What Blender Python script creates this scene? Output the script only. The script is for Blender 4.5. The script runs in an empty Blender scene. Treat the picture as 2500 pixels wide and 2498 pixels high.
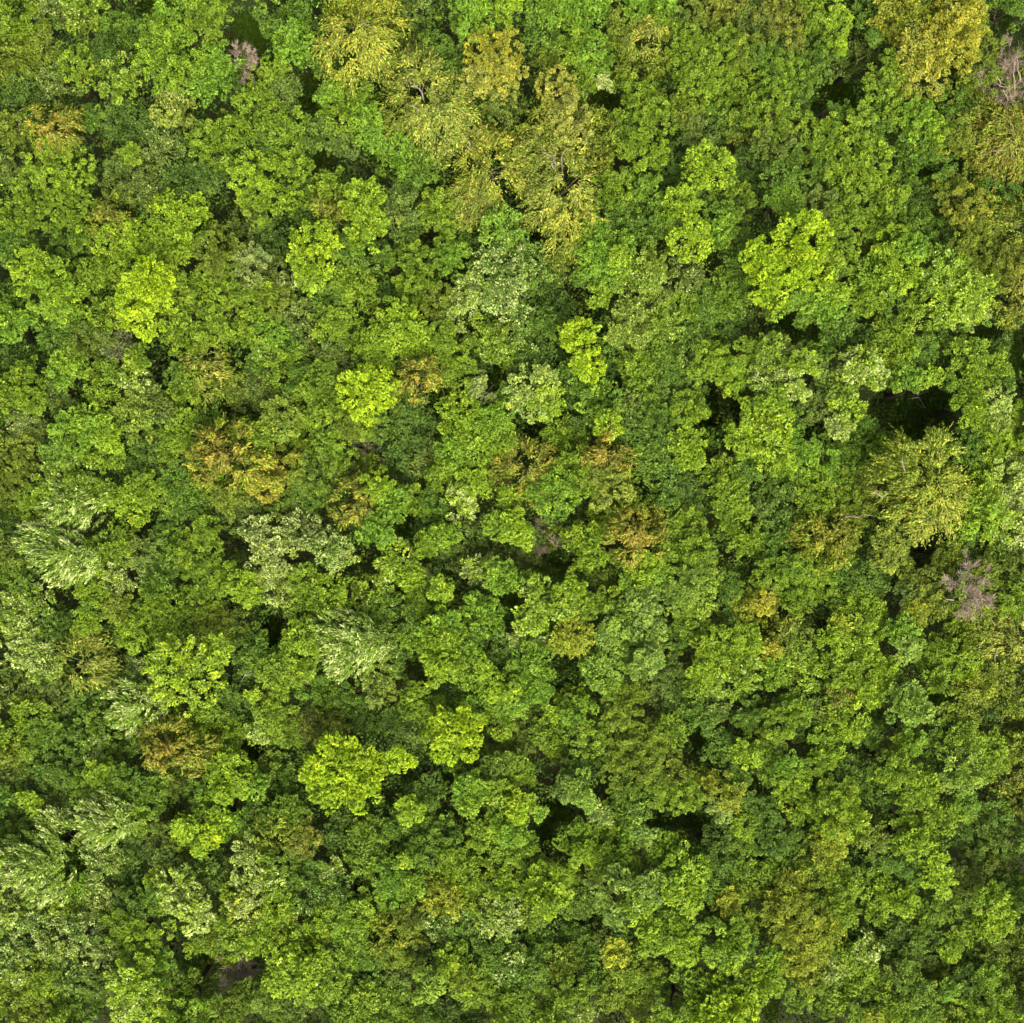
import bpy, math, random
import numpy as np

C = bpy.context.scene.collection
SC = bpy.context.scene
R = math.radians

# ------------------------------------------------------------------ camera, sky, sun, exposure
HC, ZREF = 122.0, 12.0            # camera height and mean canopy height (m)
MPP = 1 / 30.0                    # metres per photo pixel at canopy height
FW, FH = 2500.0, 2498.0
KPX = MPP / (HC - ZREF)
cam = bpy.data.cameras.new('camera')
camo = bpy.data.objects.new('camera', cam)
C.objects.link(camo)
camo.location = (0, 0, HC)
camo.rotation_euler = (0, 0, 0)
cam.sensor_fit = 'HORIZONTAL'
cam.angle = 2 * math.atan(FW * KPX / 2)
cam.clip_start, cam.clip_end = 1.0, 6000.0
SC.camera = camo

SUN_EL, SUN_AZ = 58.0, 160.0      # degrees; azimuth clockwise from the top of the photo
w = bpy.data.worlds.new('World')
SC.world = w
w.use_nodes = True
nt = w.node_tree
sky = nt.nodes.new('ShaderNodeTexSky')
sky.sky_type = 'NISHITA'
sky.sun_disc = False
sky.sun_elevation = R(SUN_EL)
sky.sun_rotation = R(SUN_AZ)
sky.air_density = 0.7
sky.dust_density = 8.0
sky.ozone_density = 1.0
bg = nt.nodes['Background']
nt.links.new(sky.outputs['Color'], bg.inputs['Color'])
bg.inputs['Strength'].default_value = 0.10
sun = bpy.data.lights.new('sun', 'SUN')
sun.energy = 1.35
sun.angle = R(32)
sun.color = (1.0, 0.95, 0.86)
suno = bpy.data.objects.new('sun', sun)
C.objects.link(suno)
suno.rotation_euler = (R(90 - SUN_EL), 0, R(180 - SUN_AZ))
suno.location = (0, -60, 150)

SC.view_settings.view_transform = 'Standard'
SC.view_settings.look = 'None'
SC.view_settings.exposure = 1.42
SC.view_settings.gamma = 1.0
SC.cycles.max_bounces = 6
SC.cycles.diffuse_bounces = 3
SC.cycles.use_denoising = True

# ------------------------------------------------------------------ helpers
def unproj(px, py, z):
    s = KPX * (HC - z)
    return (px - FW / 2) * s, (FH / 2 - py) * s

def new_mat(name):
    m = bpy.data.materials.new(name)
    m.use_nodes = True
    return m, m.node_tree, m.node_tree.nodes['Principled BSDF']

def leaf_material():
    m, t, p = new_mat('leaf')
    at = t.nodes.new('ShaderNodeAttribute')
    at.attribute_name = 'leaf_tint'
    p.inputs['Roughness'].default_value = 0.55
    p.inputs['Specular IOR Level'].default_value = 0.14
    tr = t.nodes.new('ShaderNodeBsdfTranslucent')
    mix = t.nodes.new('ShaderNodeMixShader')
    mix.inputs[0].default_value = 0.14
    t.links.new(at.outputs['Color'], p.inputs['Base Color'])
    t.links.new(at.outputs['Color'], tr.inputs['Color'])
    t.links.new(p.outputs[0], mix.inputs[1])
    t.links.new(tr.outputs[0], mix.inputs[2])
    t.links.new(mix.outputs[0], t.nodes['Material Output'].inputs['Surface'])
    return m

def bark_material(name, c1, c2, scale=6.0):
    m, t, p = new_mat(name)
    tc = t.nodes.new('ShaderNodeTexCoord')
    n = t.nodes.new('ShaderNodeTexNoise')
    n.inputs['Scale'].default_value = scale
    n.inputs['Detail'].default_value = 6
    r = t.nodes.new('ShaderNodeValToRGB')
    r.color_ramp.elements[0].position = 0.35
    r.color_ramp.elements[1].position = 0.65
    r.color_ramp.elements[0].color = (*c1, 1)
    r.color_ramp.elements[1].color = (*c2, 1)
    t.links.new(tc.outputs['Object'], n.inputs['Vector'])
    t.links.new(n.outputs['Fac'], r.inputs['Fac'])
    t.links.new(r.outputs['Color'], p.inputs['Base Color'])
    p.inputs['Roughness'].default_value = 0.85
    return m

def ground_material():
    m, t, p = new_mat('forest_floor')
    tc = t.nodes.new('ShaderNodeTexCoord')
    n = t.nodes.new('ShaderNodeTexNoise')
    n.inputs['Scale'].default_value = 0.45
    n.inputs['Detail'].default_value = 10
    n.inputs['Roughness'].default_value = 0.65
    r = t.nodes.new('ShaderNodeValToRGB')
    e = r.color_ramp.elements
    e[0].position, e[0].color = 0.36, (0.042, 0.040, 0.010, 1)
    e[1].position, e[1].color = 0.66, (0.048, 0.080, 0.012, 1)
    k = e.new(0.5)
    k.color = (0.046, 0.058, 0.012, 1)
    t.links.new(tc.outputs['Object'], n.inputs['Vector'])
    t.links.new(n.outputs['Fac'], r.inputs['Fac'])
    t.links.new(r.outputs['Color'], p.inputs['Base Color'])
    p.inputs['Roughness'].default_value = 0.95
    return m

LEAF = leaf_material()
BARK = bark_material('bark', (0.045, 0.035, 0.022), (0.13, 0.105, 0.07))
PALE = bark_material('pale_bark', (0.12, 0.10, 0.06), (0.30, 0.26, 0.17), 9)
TWIG = bark_material('dead_twig', (0.19, 0.145, 0.10), (0.38, 0.30, 0.21), 4)
FLOOR = ground_material()

def unit(v):
    return v / np.maximum(np.linalg.norm(v, axis=-1, keepdims=True), 1e-9)

def make_mesh(name, verts, faces_n, mat, parent=None, tint=None, tris=None):
    """verts (N,3); faces_n: quads per 4 consecutive vertices, or an explicit (M,4) array in tris"""
    me = bpy.data.meshes.new(name)
    nv = len(verts)
    if tris is None:
        idx = np.arange(nv, dtype=np.int32)
    else:
        idx = np.asarray(tris, dtype=np.int32).reshape(-1)
    nf = len(idx) // 4
    me.vertices.add(nv)
    me.vertices.foreach_set('co', np.ascontiguousarray(verts, dtype=np.float32).reshape(-1))
    me.loops.add(nf * 4)
    me.loops.foreach_set('vertex_index', idx)
    me.polygons.add(nf)
    me.polygons.foreach_set('loop_start', np.arange(0, nf * 4, 4, dtype=np.int32))
    if tint is not None:
        a = me.attributes.new('leaf_tint', 'FLOAT_COLOR', 'POINT')
        a.data.foreach_set('color', np.ascontiguousarray(tint, dtype=np.float32).reshape(-1))
    me.materials.append(mat)
    me.update(calc_edges=True)
    o = bpy.data.objects.new(name, me)
    C.objects.link(o)
    if parent is not None:
        o.parent = parent
    return o

def tube(pts, rad, sides=5):
    """quad tube along a polyline; returns verts, quads"""
    pts = np.asarray(pts, float)
    n = len(pts)
    rad = np.broadcast_to(np.asarray(rad, float), (n,))
    tg = unit(np.gradient(pts, axis=0))
    ref = np.where(np.abs(tg[:, 2:3]) > 0.9, np.array([[1.0, 0, 0]]), np.array([[0, 0, 1.0]]))
    a = unit(np.cross(tg, ref))
    b = np.cross(tg, a)
    ang = np.linspace(0, 2 * math.pi, sides, endpoint=False)
    v = pts[:, None] + rad[:, None, None] * (np.cos(ang)[None, :, None] * a[:, None] + np.sin(ang)[None, :, None] * b[:, None])
    q = []
    for i in range(n - 1):
        for j in range(sides):
            k = (j + 1) % sides
            q.append((i * sides + j, i * sides + k, (i + 1) * sides + k, (i + 1) * sides + j))
    return v.reshape(-1, 3), np.array(q, dtype=np.int32)

def join(parts):
    vs, qs, off = [], [], 0
    for v, q in parts:
        vs.append(v)
        qs.append(q + off)
        off += len(v)
    return np.concatenate(vs), np.concatenate(qs)

# ------------------------------------------------------------------ leaf colours (what the leaves themselves are)
PAL = dict(m=(132, 165, 44), o=(124, 144, 46), k=(114, 138, 60), g=(104, 142, 48), d=(74, 106, 40), t=(92, 126, 50),
           b=(128, 172, 50), v=(154, 190, 46), l=(176, 212, 38), y=(184, 184, 60), a=(178, 162, 68), u=(148, 148, 60),
           q=(176, 182, 82), s=(196, 216, 122), j=(146, 180, 76), e=(152, 174, 72), n=(150, 136, 112))
HGT = dict(m=12.0, o=11.6, k=10.6, g=11.0, d=9.0, t=10.0, b=12.6, v=13.0, l=14.2, y=13.2, a=12.8, u=11.6,
           q=13.0, s=12.6, j=13.2, e=12.6, n=10.5)
WORD = dict(m='yellow-green', o='olive', k='grey-green', g='mid-green', d='dark green', t='bluish green',
            b='fresh green', v='bright yellow-green', l='lime', y='golden', a='amber', u='brownish olive',
            q='straw-gold', s='silvery', j='pale mint-green', e='pale olive', n='grey')
GAIN = 0.62
def lin(c):
    c = np.asarray(c, float) / 255
    return np.where(c <= 0.04045, c / 12.92, ((c + 0.055) / 1.055) ** 2.4)
ALB = {k: lin(v) * GAIN for k, v in PAL.items()}

# ------------------------------------------------------------------ leaf clumps read off the photograph: x,y,radius in photo pixels, leaf colour + habit
CLUMPS = """40,61,67,m;27,135,67,o;118,27,44,kP-;101,101,51,o;209,40,57,mP;290,74,57,g-;256,121,44,d;397,47,61,b;404,135,81,bv+;505,40,61,m;532,141,44,b;
505,202,51,b;418,209,47,d;195,158,54,m;290,185,61,mP;141,202,51,kP;47,216,57,t;111,263,47,d;421,259,57,mqP;128,310,57,a;34,317,47,o;310,296,64,t;
219,286,34,g;626,263,61,m;532,344,74,m;320,377,34,m+;391,364,57,kP;141,397,77,mv+;101,478,74,m;27,404,47,k;189,532,67,m;47,532,54,m;269,539,61,u;
310,431,67,k;350,472,51,kP;451,445,61,d;431,539,81,v;613,431,61,v;505,411,51,t;34,606,54,g;168,593,57,g-;296,600,67,v;404,613,67,mv;613,559,61,k;
532,613,61,o;593,155,34,ukN-;556,185,40,d;634,51,44,gC;718,51,54,gC;721,101,51,bC;768,128,47,gC;802,67,40,d;836,34,47,m;896,34,54,yW;869,101,74,qyW;
977,34,74,k;964,88,51,o-;809,162,40,gC;667,175,40,mC;694,222,47,k;853,209,54,m;802,229,34,b;1055,118,47,g-;1098,152,47,g;1156,40,61,bC;1105,47,27,gC;
1213,135,74,y+;1213,185,54,yq;1166,195,40,q;1021,189,67,qW;987,269,54,uoW-;1078,276,67,qW+;1055,364,47,o-;836,269,61,m;886,276,47,bC;903,330,34,bC;
1223,229,40,k;1223,286,74,ko-;1173,337,34,q;1200,404,74,qyW+;1156,472,54,uqW-;701,320,61,m;785,330,47,kg;667,354,51,g;842,354,34,k;970,381,61,b;
1021,411,47,g;701,438,74,mv;634,488,54,m;752,488,54,g-;809,455,47,m;802,512,40,u;886,488,54,v+;886,556,54,v;970,505,54,k;1004,566,47,kgC;
1072,505,54,mC;1088,579,61,m;1156,579,47,d;1223,556,51,bP;667,579,54,d;768,606,67,vl+;853,600,54,g;920,623,40,g;1105,633,47,b;1240,27,34,v;
1301,17,40,g;1352,17,47,b;1436,27,61,b;1341,74,61,g;1402,108,47,m;1453,121,47,b;1520,67,54,o;1564,17,40,b;1604,27,47,b;1587,84,61,uq;1554,152,54,uo;
1672,51,61,ko;1779,27,54,ou;1840,51,61,k;1672,94,47,m;1705,152,67,m;1773,118,61,m;1823,118,47,o;1341,152,47,o-;1436,185,47,m;1362,219,54,yq;
1395,286,61,q;1335,286,47,u;1476,195,27,s;1554,236,67,m;1604,286,54,m;1705,209,54,m;1789,219,67,m;1756,269,47,g;1672,269,47,o;1823,286,61,o;
1705,320,47,k;1352,370,67,qW+;1274,387,47,quW;1436,337,61,uoW-;1453,404,47,u;1537,330,47,g;1570,370,61,mv;1638,387,47,d;1732,404,61,v+;1823,397,47,d-;
1368,472,74,qW;1395,539,54,qyW;1503,455,54,m;1486,505,51,g;1587,472,47,b;1537,522,47,d;1655,505,54,v;1638,438,40,d;1688,579,54,vl+;1789,488,54,m;
1756,556,47,bC;1800,589,44,kg;1570,556,47,gC;1453,573,40,b;1503,606,47,b;1631,539,40,g;1409,606,47,o;1274,606,61,gP;1756,512,40,g;1705,472,40,g;
1911,51,67,ou;1985,40,40,m;2052,51,40,v;2045,108,27,v;2018,101,47,g;1901,118,47,k;1867,135,40,g;1917,185,61,bm;1978,168,54,g;1884,269,67,m;
1951,236,47,g;2136,34,54,gdC;2136,84,27,gC;2187,40,61,oy;2247,67,67,moy;2348,40,67,y+;2322,101,74,y+;2254,118,61,yq;2406,101,47,o;2439,17,40,g;
2483,13,34,g;2254,185,61,qy;2187,168,54,m;2153,202,40,m;2389,168,47,o;2069,168,40,kd-;2103,128,40,k-;2480,219,77,nN+;2423,202,51,nN+;2483,162,47,nN+;
2355,219,47,o;2338,263,54,g;2204,253,54,m;2247,276,40,b;2035,269,47,g;2002,310,47,m;2103,286,40,m;2146,286,40,gC;2261,320,54,bvC;2227,354,40,gC;
2119,320,40,g;2052,370,74,m;2119,377,61,vm;1985,387,54,g;1901,354,61,k;2322,337,54,o;2406,286,54,u;2463,337,74,uaW;2406,387,47,o;2473,397,40,u;
2288,387,47,g;1917,438,54,g;1917,488,47,b;2086,438,54,m;2170,472,54,m;2220,421,51,g-;2254,472,47,d;2322,455,47,o;2372,505,61,oy;2439,472,54,g;
2473,556,67,uoW;2389,556,47,o;2002,505,54,k;2069,522,54,m;2136,556,54,m;2052,600,54,m;2187,589,47,v;2227,606,40,bC;2237,539,47,g-;2305,573,47,g;
2355,613,47,o;2406,623,54,o;2473,633,47,ou;1961,579,64,lC+;1867,623,47,lC+;67,651,47,vC;101,684,67,bvC+;152,735,61,bvC;17,735,47,gC;34,785,54,bC;
219,674,47,m;269,661,40,m;360,688,61,l+;347,748,67,l+;253,768,47,m;168,785,40,g;455,701,47,m;539,667,61,m;606,651,54,ks;573,752,74,m;455,809,61,m;
522,785,54,m;431,741,40,m;623,718,47,m;606,802,40,m;128,819,47,gC;168,886,47,vbC;152,920,40,b;209,836,54,od;286,853,47,kn;337,869,34,mC;253,829,34,k;
40,869,54,dC;67,920,47,m;34,970,54,m;74,977,40,m;253,920,47,m;320,927,40,msP;354,954,40,k;242,987,47,m;330,1021,61,em;387,1004,40,k;135,954,40,k;
152,987,34,k;61,1031,44,ksP;101,1055,34,k;185,1055,61,bC+;219,1031,47,vbC+;269,1072,34,vC;253,1112,40,m;135,1105,40,gC;51,1105,54,o;34,1173,61,o;
505,903,61,uq;556,930,47,o;472,930,47,m;431,920,34,g;438,977,47,m;640,853,34,gP;630,903,40,g;606,964,47,k;505,1038,47,g;438,1055,54,m;421,1088,47,m;
354,1078,47,dt;397,1122,47,kt;539,1112,74,a+;589,1072,40,om;633,1065,40,m;623,1156,47,ay;573,1166,54,o;522,1173,54,m;438,1173,54,g;337,1122,47,d;
286,1156,47,d;337,1189,47,m;168,1156,67,mP;320,1233,54,v;253,1206,40,mP;84,1206,40,m;404,1206,40,m;455,1233,47,g;556,1213,47,o;623,1223,47,k;
651,667,61,k;701,694,40,ksP;762,674,40,v;667,735,54,o;853,684,54,m;802,735,54,g;876,718,47,m;1004,651,61,m;1021,701,54,m;954,718,34,d;1072,735,47,o;
1156,708,47,msP;1122,762,47,msP;1200,651,54,gsP;1223,718,54,gsP;1206,768,47,d;1173,819,47,mP;718,768,47,kP;802,785,47,m;853,809,47,m;651,802,47,b;
701,836,47,g;752,836,47,kP;970,795,67,v+;1021,836,47,v;920,853,54,vm;1072,819,40,m;1088,853,40,d;819,863,47,k;684,886,61,m;634,937,47,k;735,930,47,gC;
795,920,47,mgC;768,977,61,mC;836,997,47,m;896,954,67,l+;1018,923,44,a+;1072,910,47,mo;1105,869,47,m;1122,903,40,m;1166,886,47,d;1223,869,47,mP;
1179,944,40,ks;1223,964,40,g;970,964,47,o;920,1038,40,g;886,1031,40,m;853,1031,40,o;1004,1004,47,t;1021,1055,61,t;987,1105,54,t;903,1098,47,kn;
1122,1021,61,v;1156,1072,61,vb;1105,1105,47,b;1206,1021,47,b;1223,1072,40,m;1055,1105,40,k;1088,1156,47,m;1021,1139,40,k;684,1021,54,me;735,1072,54,m;
651,1166,54,ya+;701,1139,54,oy;768,1156,61,km;819,1105,54,m;802,1078,40,b;853,1156,47,k;752,1206,47,g;869,1206,40,u;920,1179,40,v;954,1223,47,bC;
903,1139,34,m;1156,1179,47,v;1122,1223,47,svP;1021,1223,40,m;1055,1233,40,gC;1234,651,67,gsP;1318,667,54,gP-;1335,718,47,d;1267,768,54,gsP;
1227,836,54,mP;1368,634,40,o;1453,627,47,bC;1510,634,34,vC;1486,667,47,b;1436,674,40,g;1587,640,47,mP;1554,684,54,mP;1604,684,47,meP;1570,752,74,meP;
1537,795,61,meP;1621,785,47,mP;1672,667,47,kP;1800,651,54,g;1773,718,61,mg;1722,735,47,g;1672,752,47,m;1705,785,54,g;1789,785,54,d;1823,853,34,m;
1463,721,34,vm;1368,752,40,d;1419,826,51,l+;1436,890,40,l+;1335,785,40,g;1284,853,54,gP;1328,869,40,d;1301,903,47,d;1486,886,40,d;1503,853,47,g;
1587,863,61,mg;1655,853,54,gP;1554,903,47,m;1621,920,61,g;1688,920,47,t;1570,954,61,mg;1655,970,61,gk;1739,886,54,mv;1773,920,47,v;1806,903,47,b;
1402,920,47,g;1385,954,40,d;1301,954,67,vs+;1335,977,47,v;1436,954,47,g;1469,987,54,bgC;1537,997,47,k;1486,1031,40,v;1604,1021,47,g;1688,997,47,m;
1705,1021,40,v;1385,1021,40,d;1362,1055,47,m;1402,1088,47,m;1284,1139,57,uaW;1217,1139,47,o;1480,1115,57,a+;1419,1038,34,t;1537,1088,40,g;
1587,1088,54,gt;1638,1055,54,t;1672,1072,40,m;1682,1105,47,v;1597,1132,47,g;1638,1166,54,t;1672,1200,54,td;1756,1004,40,d-;1756,1065,40,d-;
1800,1055,40,v;1833,1021,47,v;1823,1088,34,v;1773,1166,54,m;1823,1139,40,g;1789,1206,47,m;1402,1139,47,m;1352,1200,67,b+;1486,1189,61,mq+;
1537,1213,47,m;1436,1179,47,m;1240,1213,34,v;1621,1223,40,g;1621,876,40,g;1520,1038,40,t;1890,684,61,lC+;1958,651,51,lC+;1911,741,47,bvC;
2035,627,34,mC;2018,651,47,kd;2035,701,47,vC;2018,741,51,bC;1958,735,40,bC;1985,785,47,gC-;2052,785,47,g;2136,684,67,mbC;2204,667,47,v;2119,728,47,m;
2170,735,47,g;2305,667,67,bvP+;2372,718,61,vP+;2322,735,61,vP;2372,768,54,bsP;2254,752,47,m;2187,819,54,m;2153,853,47,m;2204,869,47,mv;2119,836,40,d;
2288,829,47,g;2254,853,40,g;2372,869,54,m+;2389,920,40,m;2456,886,34,m;2439,930,47,g;2439,667,54,o;2483,684,40,ua;2483,752,34,u;2456,809,47,d-;
2439,842,40,d-;2473,920,40,d-;1884,869,54,mP;1934,869,47,k;1877,920,47,msP;1968,886,40,vP;2002,853,40,gC;1944,937,40,vsP;2103,896,51,svP+;
2136,920,34,svP;2018,910,34,k;2052,954,47,mP;2069,997,47,vP;2002,987,47,k;2052,1038,34,sm;1884,987,54,bv;1884,1055,67,vlP+;1901,1105,54,v;
1934,1021,34,g;2220,937,47,bC;2271,927,34,vC;2254,970,40,gC;2338,954,47,bm;2355,997,61,vmC;2429,987,40,vsC;2439,1038,40,sv;2406,1038,47,m;
2473,1004,34,m;1951,1088,47,bC;2018,1105,47,bg;1951,1139,47,b;2136,1055,54,gC;2170,1098,47,mC;2103,1088,47,g;2103,1021,34,g;2052,1132,47,b;
2119,1139,47,g;2035,1173,47,m;2086,1173,54,o;2136,1166,47,u;2204,1206,47,qy;2247,1166,81,qyvW++;2271,1098,51,qqvW++;2288,1200,57,qyW++;2322,1105,40,d-;
2372,1088,47,g;2439,1088,47,v;2456,1156,67,sv+;2406,1179,47,v;2473,1206,47,s;2372,1156,34,g;2372,1223,47,vC;2338,1206,40,ou;2490,1072,40,v;
1901,1173,54,gt;1968,1189,54,m;1917,1223,61,tk;2002,1223,54,m;2069,1223,47,m;84,1234,47,mv;152,1240,74,sS+;135,1362,67,sS+;185,1385,40,sS+;
84,1318,47,vS;269,1335,54,m;286,1402,61,mseP;236,1436,61,vm;34,1234,47,od;40,1284,47,d;34,1341,40,k;27,1385,54,go;51,1429,47,g;84,1469,47,msP;
34,1486,47,smP;51,1537,54,smP;67,1587,54,smP;101,1621,47,smP;152,1520,47,gd;118,1537,47,t;209,1520,40,mv;219,1486,34,g;286,1486,40,o;253,1554,40,d;
337,1537,57,mvC;320,1510,40,mC;404,1486,47,m;370,1469,40,m;387,1419,47,g;354,1352,47,k;404,1335,54,g;472,1352,61,m;438,1267,54,g;505,1301,47,m;
589,1251,54,k;623,1301,40,ksP;488,1419,54,gm;539,1402,47,m;488,1469,47,m;505,1520,54,o;556,1537,47,o;600,1436,47,v;404,1537,47,m;445,1645,88,lvP++;
522,1587,40,v;613,1554,40,gC;606,1604,47,tg;589,1688,54,t;556,1722,47,g;616,1698,20,v;202,1621,51,uqW;168,1672,47,od;303,1638,47,k;337,1631,34,ksP;
236,1672,47,t;101,1672,47,k;34,1638,40,dk;34,1705,47,kP;67,1739,47,m;135,1705,47,k;320,1722,67,ksS+;219,1705,47,g;404,1746,47,od;472,1756,54,m;
397,1830,57,a+;465,1823,47,ua;337,1789,40,o;253,1773,47,gm;185,1806,47,g;101,1789,47,g;51,1806,54,m;34,1840,40,o;236,1830,40,smP;303,1823,34,g;
168,1756,40,d;556,1789,47,m;505,1806,47,m;667,1234,47,km;735,1240,47,k;667,1301,54,ksP;735,1294,47,ksP;661,1368,61,seP;684,1436,61,semP;735,1419,47,m;
802,1335,47,sgP;829,1362,40,msP;802,1453,54,mv;903,1453,54,mP;752,1486,54,m;863,1240,47,ua;920,1294,47,bC+;1088,1301,40,bvC+;1038,1328,34,mC;
1173,1294,40,k;1223,1284,40,bvC;970,1368,54,vmP+;1004,1409,40,v;1038,1419,40,k;1078,1436,34,vC;1173,1392,44,svP+;1233,1409,47,bC;1105,1352,47,k-;
1139,1453,54,kd-;1179,1503,57,bC;1156,1537,47,kg;1038,1486,54,m;1021,1520,47,g;937,1486,47,g;809,1554,67,emS+;876,1577,61,eS+;836,1611,47,eS;
735,1570,54,vm;718,1631,47,m;903,1554,47,m;640,1604,47,g;661,1638,40,m;684,1688,27,v;768,1678,54,bg;819,1705,47,mg;920,1645,47,emP+;937,1688,34,em;
970,1621,40,g;910,1712,20,vs;1004,1554,40,bm;1072,1547,54,bvC+;1088,1597,61,vmC+;1055,1638,40,vC;1139,1587,40,bC;1088,1520,34,bC;1179,1631,27,v;
1206,1587,47,d;1156,1655,47,bm;1206,1672,47,bv;1173,1705,47,b;1122,1705,40,dg;954,1715,47,nN-;1011,1705,40,mC;1021,1739,34,mC;954,1756,40,g;
853,1705,47,g;886,1739,47,gd;819,1756,40,ud;768,1779,47,ku;667,1739,54,m;634,1789,40,vsP+;701,1789,47,m;1112,1800,67,lC+;1004,1789,40,kt;
1223,1756,47,m;1055,1773,40,m;1088,1739,40,mb;1223,1823,40,o;1251,1284,40,vC;1267,1308,40,vC;1345,1311,40,nN-;1301,1335,40,k-;1436,1328,61,mv+;
1486,1251,47,m;1554,1308,61,a+;1597,1274,40,u;1672,1284,54,m;1655,1335,47,mb;1705,1352,47,m;1789,1251,47,m;1823,1318,47,m;1621,1368,40,m;
1570,1385,40,vC+;1554,1419,40,vbC;1604,1409,40,bC;1520,1419,34,g;1469,1402,40,od;1341,1453,74,vmP+;1301,1503,47,vP;1294,1554,47,vsP;1402,1436,27,v;
1419,1486,40,m;1402,1554,47,my;1375,1570,34,vy;1486,1469,40,mC;1520,1520,51,jbC+;1577,1537,47,jC+;1564,1476,47,jC+;1537,1604,47,jbC;1587,1604,34,jC;
1476,1564,34,jC;1469,1638,47,bjC;1570,1631,34,jC;1301,1621,54,bC;1308,1672,47,bC;1234,1688,40,vC;1251,1722,47,b;1234,1570,40,dt;1688,1419,54,mj+;
1638,1453,47,jm;1705,1469,47,mP;1688,1520,47,m;1655,1554,40,g;1705,1554,34,d;1773,1436,40,g;1823,1469,47,ym;1756,1587,61,vm+;1789,1638,67,vmP;
1823,1570,47,v;1722,1638,40,v;1705,1672,34,m;1638,1638,47,kd;1621,1587,47,od;1604,1672,47,k;1672,1705,47,kg;1402,1672,47,d;1385,1705,34,m;
1419,1722,40,bmC;1402,1756,34,b;1352,1739,27,v;1486,1672,34,mC;1537,1688,40,mo;1520,1739,47,om;1301,1756,47,kod;1267,1806,47,od;1335,1789,40,m;
1352,1823,34,m;1436,1806,47,m;1537,1789,67,om+;1587,1823,47,om;1638,1789,40,m;1705,1756,47,g;1739,1722,47,k;1823,1739,47,g;1756,1823,47,gt;
1823,1840,40,v;1520,1368,34,g;1773,1520,34,d;1722,1402,40,m;1884,1234,54,tk;1917,1284,61,tg;1901,1352,47,g;1877,1402,40,m;1934,1402,54,mb;
1985,1385,47,m;2018,1318,67,ayo+;2052,1274,40,auo;2103,1251,40,o;2271,1240,57,qqyW+;2187,1318,47,qm;2170,1368,40,mq;2220,1385,34,o;2018,1385,47,m;
2069,1402,40,g;2103,1409,47,tg;2136,1429,40,td;1951,1453,47,m;2002,1436,40,m;2052,1463,40,g;2396,1251,61,vbC+;2450,1284,47,svP;2473,1318,40,ksP;
2338,1335,40,g;2389,1335,40,d;2439,1352,47,go;2322,1368,47,o;2372,1442,57,nN++++;2322,1453,54,uo;2406,1402,40,o;2389,1486,47,o;2271,1469,54,mu;
2237,1496,34,ym;2254,1419,40,ko;2473,1402,47,od;2473,1469,47,m;2220,1453,34,k;1867,1469,34,y;2103,1486,61,mv;2103,1554,67,vm;2052,1537,34,yv;
2035,1564,34,v;1917,1537,54,uo;1884,1587,27,y;1951,1570,40,mk;1968,1638,61,mvP;1884,1638,47,mb;2052,1638,47,m;2086,1604,47,mo;2069,1688,47,ou;
2136,1655,54,v;2170,1638,34,v;2119,1688,47,v;2204,1537,40,bC;2214,1577,40,jC;2214,1722,51,jbC+;2247,1739,34,jC;2227,1688,27,jC;2271,1587,47,m;
2288,1621,40,m;2288,1672,40,mC;2355,1537,47,mo;2355,1587,47,m;2406,1520,47,o;2456,1554,54,quW;2439,1604,40,km;2355,1621,47,vm;2389,1672,54,moy;
2439,1638,47,o;2473,1705,47,o;2322,1722,47,om;2355,1756,40,o;2439,1789,61,od-;2406,1756,47,dk;2473,1823,47,o;2288,1789,47,g;2052,1756,54,m;
2086,1773,40,v;2002,1739,40,k;1917,1722,40,tm;1951,1739,40,mb;1901,1773,47,m;1985,1789,47,d;1884,1823,47,md;2018,1833,47,bv;2119,1789,40,g;
2237,1816,40,b;2204,1823,40,m;2355,1806,47,m;2423,1833,47,mv;438,1875,47,u;34,1882,47,k;101,1875,47,gt;168,1888,47,tg;236,1882,34,vm;253,1899,40,vm;
67,1956,30,v;84,1976,27,v;34,1949,47,g;135,1932,54,gk;219,1922,54,gm;303,1915,47,g;286,1966,54,m;370,1915,40,g;354,1949,47,bg;421,1909,40,ok;
556,1888,54,vC+;579,1922,34,vC;539,1942,27,vC;488,1932,40,g;505,1966,40,mb;448,2016,34,vC;512,2043,30,l;532,2000,30,vC;488,2067,27,v;556,2016,40,b;
438,2057,24,v;472,2033,34,b;128,2023,47,seS;242,2006,61,seS+;175,2043,34,od-;337,2000,40,m;370,2016,40,od-;387,2050,47,k;320,2067,47,t;236,2084,47,sgP;
269,2101,34,smP;40,2050,47,g;51,2111,67,svS+;118,2117,40,bv;101,2168,54,svmS;185,2134,47,dg;185,2168,40,b;236,2168,47,smP;242,2218,47,smP;
168,2212,47,mo;84,2202,47,m;27,2185,40,skP;27,2235,47,sP;67,2252,47,sgP;135,2269,47,sgP;303,2134,47,t;337,2168,47,t;320,2218,47,tg;34,2303,54,sgP;
135,2320,47,smP;202,2286,47,gsP;236,2326,40,skP;286,2269,47,m;354,2279,61,mv;320,2320,40,m;34,2370,47,msP;101,2387,61,mov;51,2437,61,mo;
168,2387,47,gkP;185,2454,54,g;236,2404,47,k;152,2471,40,m;84,2488,47,o;320,2404,61,vP+;303,2454,47,vsP+;354,2448,47,vP+;387,2370,47,b;370,2346,40,b;
438,2178,57,svP+;472,2235,47,svP+;404,2101,40,k;421,2124,34,k;438,2090,40,k;387,2151,40,m;370,2202,40,g;505,2101,40,d;522,2134,40,gk;600,2084,40,smP;
606,2168,47,smP;573,2185,40,mv;600,2225,47,vsyP;556,2252,40,m;505,2286,47,mo;488,2320,40,m;539,2353,40,mo-;566,2363,40,nN-;455,2404,47,kmC-;
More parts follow.
